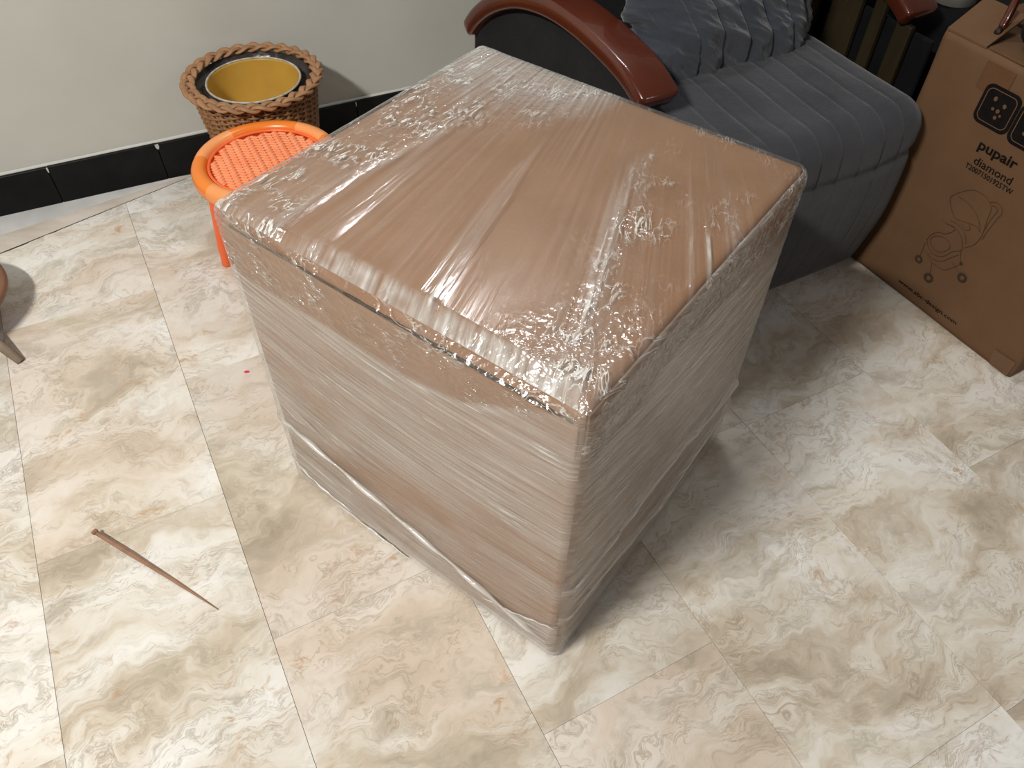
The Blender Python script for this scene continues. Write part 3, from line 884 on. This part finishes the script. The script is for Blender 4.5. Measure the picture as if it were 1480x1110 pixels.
armp = [(-0.539, 0.152, 0.460), (-0.541, 0.175, 0.475), (-0.544, 0.220, 0.494), (-0.548, 0.29, 0.508), (-0.555, 0.38, 0.519), (-0.567, 0.47, 0.521), (-0.583, 0.56, 0.505), (-0.600, 0.635, 0.470), (-0.613, 0.69, 0.425), (-0.622, 0.725, 0.380)]
ap = catmull(armp, 6)
fix_normals(mesh_np('arm', *sweep_rect(ap, 0.043, 0.019), M_wood_red, chair))
fix_normals(mesh_np('arm', *sweep_rect([(0.100-0.2*(a+0.54), b, c+0.033) for a, b, c in ap], 0.043, 0.019), M_wood_red, chair))
# upholstered side panel below the near arm
V = []; F = []
pp = ap[6:-2]
for i, (a, b, c) in enumerate(pp):
    for k, t in enumerate(np.linspace(0, 1, 12)):
        zz = 0.06+(c-0.012-0.06)*t
        fold_ = 0.006*math.sin(t*9+i*0.22)*math.sin(t*math.pi)
        V.append((a-0.020+fold_, b, zz))
n0 = len(V)
V += [(q[0]+0.03, q[1], q[2]) for q in V]
m = len(pp)
for i in range(m-1):
    for k in range(11):
        F.append((i*12+k, (i+1)*12+k, (i+1)*12+k+1, i*12+k+1))
        F.append((n0+i*12+k, n0+i*12+k+1, n0+(i+1)*12+k+1, n0+(i+1)*12+k))
for i in range(m-1):
    for k in (0, 11):
        F.append((i*12+k, n0+i*12+k, n0+(i+1)*12+k, (i+1)*12+k))
for k in range(11):
    for i in (0, m-1):
        F.append((i*12+k, i*12+k+1, n0+i*12+k+1, n0+i*12+k))
fix_normals(mesh_np('side_panel', V, F, M_dark_fabric, chair))
# slatted far side with a black panel added behind to darken the gaps
for d0, d1 in ((0.285, 0.365), (0.222, 0.252), (0.145, 0.185), (0.40, 0.46), (0.49, 0.55)):
    top = float(np.interp((d0+d1)/2, [0.14, 0.29, 0.47, 0.6], [0.470, 0.530, 0.540, 0.52]))
    box('side_slat', (0.078, d0, 0.06), (0.092, d1, top), M_olive, chair, 0.003, 2)
box('slat_gap_shade', (0.096, 0.10, 0.05), (0.108, 0.64, 0.465), M_black_cloth, chair, 0.004, 2)
# backrest frame and its upholstery
bk_ = box('backrest', (-0.53, -0.05, -0.28), (0.04, 0.05, 0.30), M_dark_fabric, chair, 0.03, 4)
bk_.rotation_euler = (math.radians(-24), 0, 0); bk_.location = (0.0, 0.62, 0.62)
for wx, dy in ((-0.545, 0.20), (0.125, 0.27), (-0.59, 0.66), (0.120, 0.68)):
    zt = 0.45 if dy < 0.3 else 0.40
    box('leg', (wx-0.018, dy-0.02, 0.0), (wx+0.018, dy+0.02, zt), M_wood_dark, chair, 0.004, 2)

# ------------------------------------------------------------------ stroller carton
near = np.array([1.021, 1.098]); left = np.array([0.792, 1.484])
CL = float(np.linalg.norm(left-near)); tx = (near-left)/CL
carton = empty('stroller_carton', (left[0], left[1], 0), math.atan2(tx[1], tx[0]), 'tall brown cardboard carton printed with a stroller drawing beside the armchair', 'carton')
CHT, CDP = 0.540, 0.26
V, nr, Q, fid = rounded_box(CL, CDP, CHT, 0.006, 40)
V = V+np.array([CL/2, CDP/2+0.0005, CHT/2+0.0005])
wob = 0.0025*(vnoise(V[:, 0]*9, V[:, 2]*9)-0.5)
V = V+nr*wob[:, None]
mesh_np('carton_body', V, Q, M_carton, carton)
# top flaps: one folded flat, its edge lifted a little along the front
def flap(name, pts, th, mat):
    n = len(pts)
    V = [tuple(p) for p in pts]+[(p[0], p[1], p[2]-th) for p in pts]
    F = [tuple(range(n)), tuple(range(2*n-1, n-1, -1))]+[(i, (i+1) % n, n+(i+1) % n, n+i) for i in range(n)]
    return fix_normals(mesh_np(name, V, F, mat, carton, False))
flap('top_flap', [(0.003, 0.002, CHT+0.005), (0.089, 0.002, CHT+0.005), (0.088, 0.090, CHT+0.042), (0.001, 0.085, CHT+0.045)], 0.004, M_carton)
flap('top_flap', [(0.094, 0.004, CHT+0.007), (CL-0.004, 0.004, CHT+0.005), (CL-0.004, 0.128, CHT+0.004), (0.094, 0.128, CHT+0.007)], 0.004, M_carton)
flap('top_flap', [(0.004, 0.132, CHT+0.008), (CL-0.004, 0.132, CHT+0.004), (CL-0.004, 0.256, CHT+0.005), (0.004, 0.256, CHT+0.009)], 0.004, M_carton)
# tape over the edges
def patch(name, pts, mat, y=-0.0018, th=0.0004, parent=carton):
    n = len(pts)
    V = [(a, y, b) for a, b in pts]+[(a, y+th, b) for a, b in pts]
    F = [tuple(range(n)), tuple(range(2*n-1, n-1, -1))]+[(i, (i+1) % n, n+(i+1) % n, n+i) for i in range(n)]
    return fix_normals(mesh_np(name, V, F, mat, parent, False))
patch('tape_strip', [(0.105, CHT-0.012), (0.165, CHT-0.012), (0.163, CHT-0.068), (0.104, CHT-0.062)], M_tape)
patch('tape_strip', [(CL-0.055, 0.040), (CL-0.006, 0.044), (CL-0.006, 0.004), (CL-0.05, 0.004)], M_tape)

# prints: lettering
def lettering(txt, x0, x1, zc, hgt, bold=0.0, mat=M_ink):
    cu = bpy.data.curves.new('lettering', 'FONT'); cu.body = txt; cu.size = 1.0
    cu.align_x = 'LEFT'; cu.offset = bold; cu.resolution_u = 3
    ob = bpy.data.objects.new('lettering', cu); COL.objects.link(ob)
    dg = bpy.context.evaluated_depsgraph_get(); dg.update()
    me = bpy.data.meshes.new_from_object(ob.evaluated_get(dg))
    bpy.data.objects.remove(ob)
    co = np.zeros(len(me.vertices)*3); me.vertices.foreach_get('co', co); co = co.reshape(-1, 3)
    mn, mx = co.min(0), co.max(0)
    k = (x1-x0)/(mx[0]-mn[0])
    kz = hgt
    out = np.stack([x0+(co[:, 0]-mn[0])*k, np.full(len(co), -0.0021), zc+co[:, 1]*kz], 1)
    me.vertices.foreach_set('co', out.ravel()); me.update()
    return link_mesh('lettering', me, mat, carton, False)
X = lambda u: CL-u
lettering('pupair', X(0.286), X(0.203), 0.381, 0.0275, 0.022)
lettering('diamond', X(0.280), X(0.197), 0.3515, 0.0230, 0.004)
lettering('T20071501925TW', X(0.292), X(0.186), 0.3365, 0.0150, 0.008)
lettering('www.abc-design.com', X(0.308), X(0.148), 0.030, 0.0135, 0.010)

# two rounded-square badges with a light inner line
def rrect(cx, cz, hw, hh, r, n=6):
    P = []
    for sx_, sz_, a0 in ((1, 1, 0), (-1, 1, 90), (-1, -1, 180), (1, -1, 270)):
        for k in range(n+1):
            a = math.radians(a0+90*k/n)
            P.append((cx+sx_*(hw-r)+r*math.cos(a), cz+sz_*(hh-r)+r*math.sin(a)))
    return P
def ribbon(name, pts, wd, mat, closed=False, y=-0.0026, parent=carton):
    P = [np.array(p, float) for p in pts]; n = len(P); V = []; F = []
    for i in range(n):
        a = P[(i-1) % n] if closed or i else P[i]; b = P[(i+1) % n] if closed or i < n-1 else P[i]
        t = (b-a)/max(np.linalg.norm(b-a), 1e-9); nn = np.array([-t[1], t[0]])
        for s in (-1, 1):
            q = P[i]+nn*s*wd/2; V.append((q[0], y, q[1]))
    for i in range(n if closed else n-1):
        j = (i+1) % n
        F.append((2*i, 2*j, 2*j+1, 2*i+1))
    return mesh_np(name, V, F, mat, parent, False)
def disc_pts(cx, cz, rx, rz, n=14, rot=0):
    return [(cx+rx*math.cos(a)*math.cos(rot)-rz*math.sin(a)*math.sin(rot), cz+rx*math.cos(a)*math.sin(rot)+rz*math.sin(a)*math.cos(rot)) for a in np.linspace(0, 2*math.pi, n, endpoint=False)]
def badge(uc, zc, marks):
    b = patch('badge', rrect(X(uc), zc, 0.0375, 0.0375, 0.015), M_ink, -0.0022)
    ribbon('badge_outline', rrect(X(uc), zc, 0.0305, 0.0305, 0.011), 0.0016, M_carton, True, -0.0026, b)
    for (du, dz, rx, rz, rot) in marks:
        patch('badge_mark', disc_pts(X(uc+du), zc+dz, rx, rz, 12, rot), M_carton, -0.0027, 0.0004, b)
badge(0.287, 0.4605, [(0.0105, 0.015, 0.0035, 0.0045, 0), (-0.0112, 0.0098, 0.0035, 0.0042, 0.3), (-0.0035, -0.003, 0.0036, 0.004, 0), (0.0071, -0.0029, 0.0032, 0.0028, 0), (-0.0038, -0.015, 0.0033, 0.0036, 0), (-0.0111, -0.0087, 0.0022, 0.0025, 0.4)])
badge(0.2105, 0.4560, [(0.0, 0.004, 0.012, 0.006, 0.4), (0.008, -0.010, 0.006, 0.004, 0.2)])

# stroller line drawing
draw = [
 [(0.2847, 0.2578), (0.2876, 0.2703), (0.2741, 0.2893), (0.2544, 0.3056), (0.2317, 0.3086), (0.2143, 0.3022), (0.2046, 0.2911), (0.2006, 0.2654), (0.195, 0.2365), (0.199, 0.2115), (0.2137, 0.1916)],
 [(0.2847, 0.2578), (0.2718, 0.2442), (0.2597, 0.2355), (0.2397, 0.2395), (0.2142, 0.2455), (0.2018, 0.2392)],
 [(0.2753, 0.278), (0.2533, 0.2776), (0.2314, 0.2703), (0.2134, 0.2569), (0.2018, 0.2392)],
 [(0.2143, 0.3022), (0.2043, 0.3086), (0.19, 0.3073), (0.1829, 0.2947), (0.1859, 0.2822), (0.1876, 0.2669), (0.1903, 0.2471), (0.1905, 0.2285)],
 [(0.2070, 0.2990), (0.1990, 0.3010), (0.1930, 0.2960), (0.1940, 0.2850), (0.1960, 0.2650), (0.1960, 0.2400)],
 [(0.2919, 0.1583), (0.2885, 0.1744), (0.2763, 0.1885), (0.2607, 0.1953), (0.2486, 0.215), (0.2711, 0.2149), (0.2797, 0.2167)],
 [(0.2919, 0.1583), (0.2814, 0.1457), (0.2622, 0.1393), (0.2436, 0.1486), (0.2315, 0.1692), (0.2167, 0.1836), (0.2201, 0.1966)],
 [(0.2860, 0.1640), (0.2780, 0.1540), (0.2640, 0.1490), (0.2480, 0.1570), (0.2400, 0.1740), (0.2520, 0.1850), (0.2700, 0.1830), (0.2820, 0.1740), (0.2860, 0.1640)],
 [(0.2711, 0.2149), (0.2501, 0.2177), (0.2303, 0.2086), (0.2214, 0.1957)],
 [(0.2660, 0.2260), (0.2480, 0.2270), (0.2260, 0.2170), (0.2150, 0.2020)],
 [(0.2420, 0.2330), (0.2300, 0.2260), (0.2220, 0.2330), (0.2290, 0.2400)],
 [(0.2919, 0.1504), (0.2901, 0.1314), (0.2884, 0.1122)],
 [(0.2872, 0.1335), (0.2602, 0.1203), (0.2507, 0.0943)],
 [(0.2602, 0.1203), (0.2297, 0.1224), (0.2107, 0.1447), (0.203, 0.1583)],
 [(0.2208, 0.1492), (0.2049, 0.1409), (0.1907, 0.1355)],
 [(0.2167, 0.1836), (0.2105, 0.1686), (0.203, 0.1583)],
 [(0.2780, 0.1350), (0.2620, 0.1290), (0.2420, 0.1360), (0.2280, 0.1560), (0.2160, 0.1720)],
]
parts = []
dr = empty('stroller_drawing'); dr.parent = carton
for ln in draw:
    ribbon('drawn_line', catmull([(X(u), zz) for u, zz in ln], 5), 0.0010, M_ink_light, False, -0.0022, dr)
for u, zz, r in ((0.2883, 0.1081, 0.0085), (0.2496, 0.0845, 0.0105), (0.187, 0.1323, 0.0100), (0.203, 0.1583, 0.0035)):
    ribbon('drawn_wheel', disc_pts(X(u), zz, r*0.8, r*0.8, 20), r*0.55, M_wheel_ink, True, -0.0022, dr)

# things on top of the carton
top = CHT+0.0125
def on_carton(name, lx, ly, rz, label, cat):
    q = left+tx*lx+np.array([-tx[1], tx[0]])*ly
    return empty(name, (q[0], q[1], top), math.atan2(tx[1], tx[0])+rz, label, cat)
bagt = on_carton('black_bag', 0.222, 0.140, 0.0, 'black fabric bag resting on top of the stroller carton', 'bag')
V, nr, Q, fid = rounded_box(0.235, 0.215, 0.15, 0.03, 40)
V[:, 2] += 0.0755
V = V+nr*(0.010*(ridged(V[:, 0]*12, V[:, 2]*14+V[:, 1]*9)-0.7))[:, None]
V[:, 2] = np.maximum(V[:, 2], -0.003)
mesh_np('bag_body', V, Q, M_black_cloth, bagt)
mesh_np('bag_handle', *tube(catmull([(-0.07, -0.02, 0.13), (-0.06, -0.03, 0.20), (0.0, -0.03, 0.23), (0.06, -0.03, 0.20), (0.07, -0.02, 0.13)], 6), 0.008, 8), M_black_cloth, bagt)
bar = on_carton('red_wooden_bar', 0.078, 0.040, 0.0, 'short red lacquered wooden bar beside the black bag on the carton', 'wood bar')
P = catmull([(0, 0, 0.013), (-0.003, 0.010, 0.03), (-0.008, 0.020, 0.06), (-0.012, 0.026, 0.10)], 5)
fix_normals(mesh_np('bar_shaft', *sweep_rect([tuple(p) for p in P], 0.0065, 0.006), M_wood_red, bar))
fix_normals(mesh_np('bar_tip', *sweep_rect([(0, -0.006, 0.002), (0, -0.003, 0.007), (0, 0.0, 0.013)], 0.0068, 0.0062), M_wood_dark, bar))

# dark bundle added to blacken the corner behind the carton; tin on it
def chair_pt(w, d): return np.array([0.80, 1.46])+w*np.array([math.cos(CH_ANG), math.sin(CH_ANG)])+d*np.array([-math.sin(CH_ANG), math.cos(CH_ANG)])
q = chair_pt(0.49, 0.40)
bun = empty('shade_bundle', (q[0], q[1], 0), CH_ANG, 'dark bundle added to darken the corner behind the stroller carton', 'bundle')
V, nr, Q, fid = rounded_box(0.58, 0.62, 0.485, 0.04, 50)
V[:, 2] += 0.2427
V = V+nr*(0.010*(ridged(V[:, 0]*6+V[:, 2]*5, V[:, 1]*6)-1.0))[:, None]
V[:, 2] = np.maximum(V[:, 2], 0.0)
mesh_np('shade_bundle_cloth', V, Q, M_black_cloth, bun)
mesh_np('shade_bundle_cord', *tube(catmull([(-0.29, -0.28, 0.25), (-0.15, -0.306, 0.24), (0.05, -0.307, 0.25), (0.27, -0.30, 0.24)], 6), 0.004, 8), M_dark_fabric, bun)
q = chair_pt(0.26, 0.205)
tin = empty('lidded_tin', (q[0], q[1], 0.481), CH_ANG, 'small grey tin with brass knob behind the carton flap', 'tin')
mesh_np('tin_body', *rev([(0.0005, 0.0), (0.044, 0.0), (0.047, 0.003), (0.047, 0.06), (0.045, 0.064), (0.0005, 0.066)], 48), M_tin, tin)
mesh_np('tin_band', *rev([(0.0474, 0.022), (0.0477, 0.024), (0.0477, 0.029), (0.0474, 0.031)], 48), M_ink, tin)
kb = mesh_np('tin_knob', *rev([(0.0005, 0.0), (0.006, 0.0), (0.004, 0.006), (0.010, 0.012), (0.011, 0.018), (0.007, 0.024), (0.0005, 0.026)], 32), M_brass, tin)
kb.rotation_euler = (math.radians(75), 0, math.radians(8)); kb.location = (0.020, -0.042, 0.048)

# ------------------------------------------------------------------ low brown stool at the left edge
ws = empty('low_wooden_stool', (-1.208, 1.172, 0), 0.1, 'low round brown wooden stool cut off by the left picture edge', 'stool')
mesh_np('seat', *rev([(0.0005, 0.088), (0.13, 0.088), (0.150, 0.086), (0.157, 0.080), (0.157, 0.073), (0.150, 0.068), (0.13, 0.066), (0.0005, 0.066)], 72), M_wood_brown, ws)
for k in range(3):
    a = math.radians(-30+120*k)
    ca, sa = math.cos(a), math.sin(a)
    mesh_np('leg', *tube([(0.120*ca, 0.120*sa, 0.068), (0.225*ca, 0.225*sa, 0.0005)], [0.012, 0.009], 12), M_wood_grey, ws)

# ------------------------------------------------------------------ litter on the floor
a = Vector((-0.701, 0.682, 0.006)); b = Vector((-0.462, 0.553, 0.001))
sl = empty('card_sliver', (-0.58, 0.62, 0), 0, 'thin pointed sliver of brown card lying on the left floor', 'card sliver')
V = []; F = []
dirv = (b-a); sd = Vector((-dirv.y, dirv.x, 0)).normalized()
NS_ = 24
for i in range(NS_+1):
    t = i/NS_
    p = a+dirv*t-Vector((-0.58, 0.62, 0))
    p.z = 0.0012+0.012*(1-t)**2
    wdt = float(np.interp(t, [0, 0.04, 0.12, 0.3, 0.4, 0.7, 1], [0.0040, 0.0040, 0.0044, 0.0047, 0.0040, 0.0030, 0.0008]))
    p = p+sd*(0.003*math.sin(t*2.6))
    V += [tuple(p-sd*wdt), tuple(p+sd*wdt*0.2+Vector((0, 0, 0.0020*(1-t)+0.0006))), tuple(p+sd*wdt), tuple(p-Vector((0, 0, 0.001)))]
for i in range(NS_):
    for k in range(4):
        l = (k+1) % 4
        F.append((i*4+k, i*4+l, (i+1)*4+l, (i+1)*4+k))
F += [(0, 1, 2, 3), (NS_*4+3, NS_*4+2, NS_*4+1, NS_*4)]
fix_normals(mesh_np('sliver_blade', V, F, M_stick, sl, False))
box('torn_end', (-0.004, -0.005, 0.0), (0.003, 0.005, 0.005), M_wood_brown, sl, 0.001, 1, Matrix.Translation((-0.121, 0.062, 0.0115)) @ Matrix.Rotation(-0.5, 4, 'Z'))
pt = mesh_np('red_petal', [(-0.007, 0, 0.0), (-0.002, -0.0035, 0.0008), (0.006, -0.001, 0.0), (0.003, 0.003, 0.0016), (-0.003, 0.003, 0.001), (0, 0, 0.003)],
             [(0, 1, 5), (1, 2, 5), (2, 3, 5), (3, 4, 5), (4, 0, 5), (4, 3, 2, 1, 0)], M_petal, None, False)
pt.location = (-0.539, 1.066, 0.0005)
set_props(pt, 'tiny crimson petal on the floor left of the wrapped carton', 'petal')
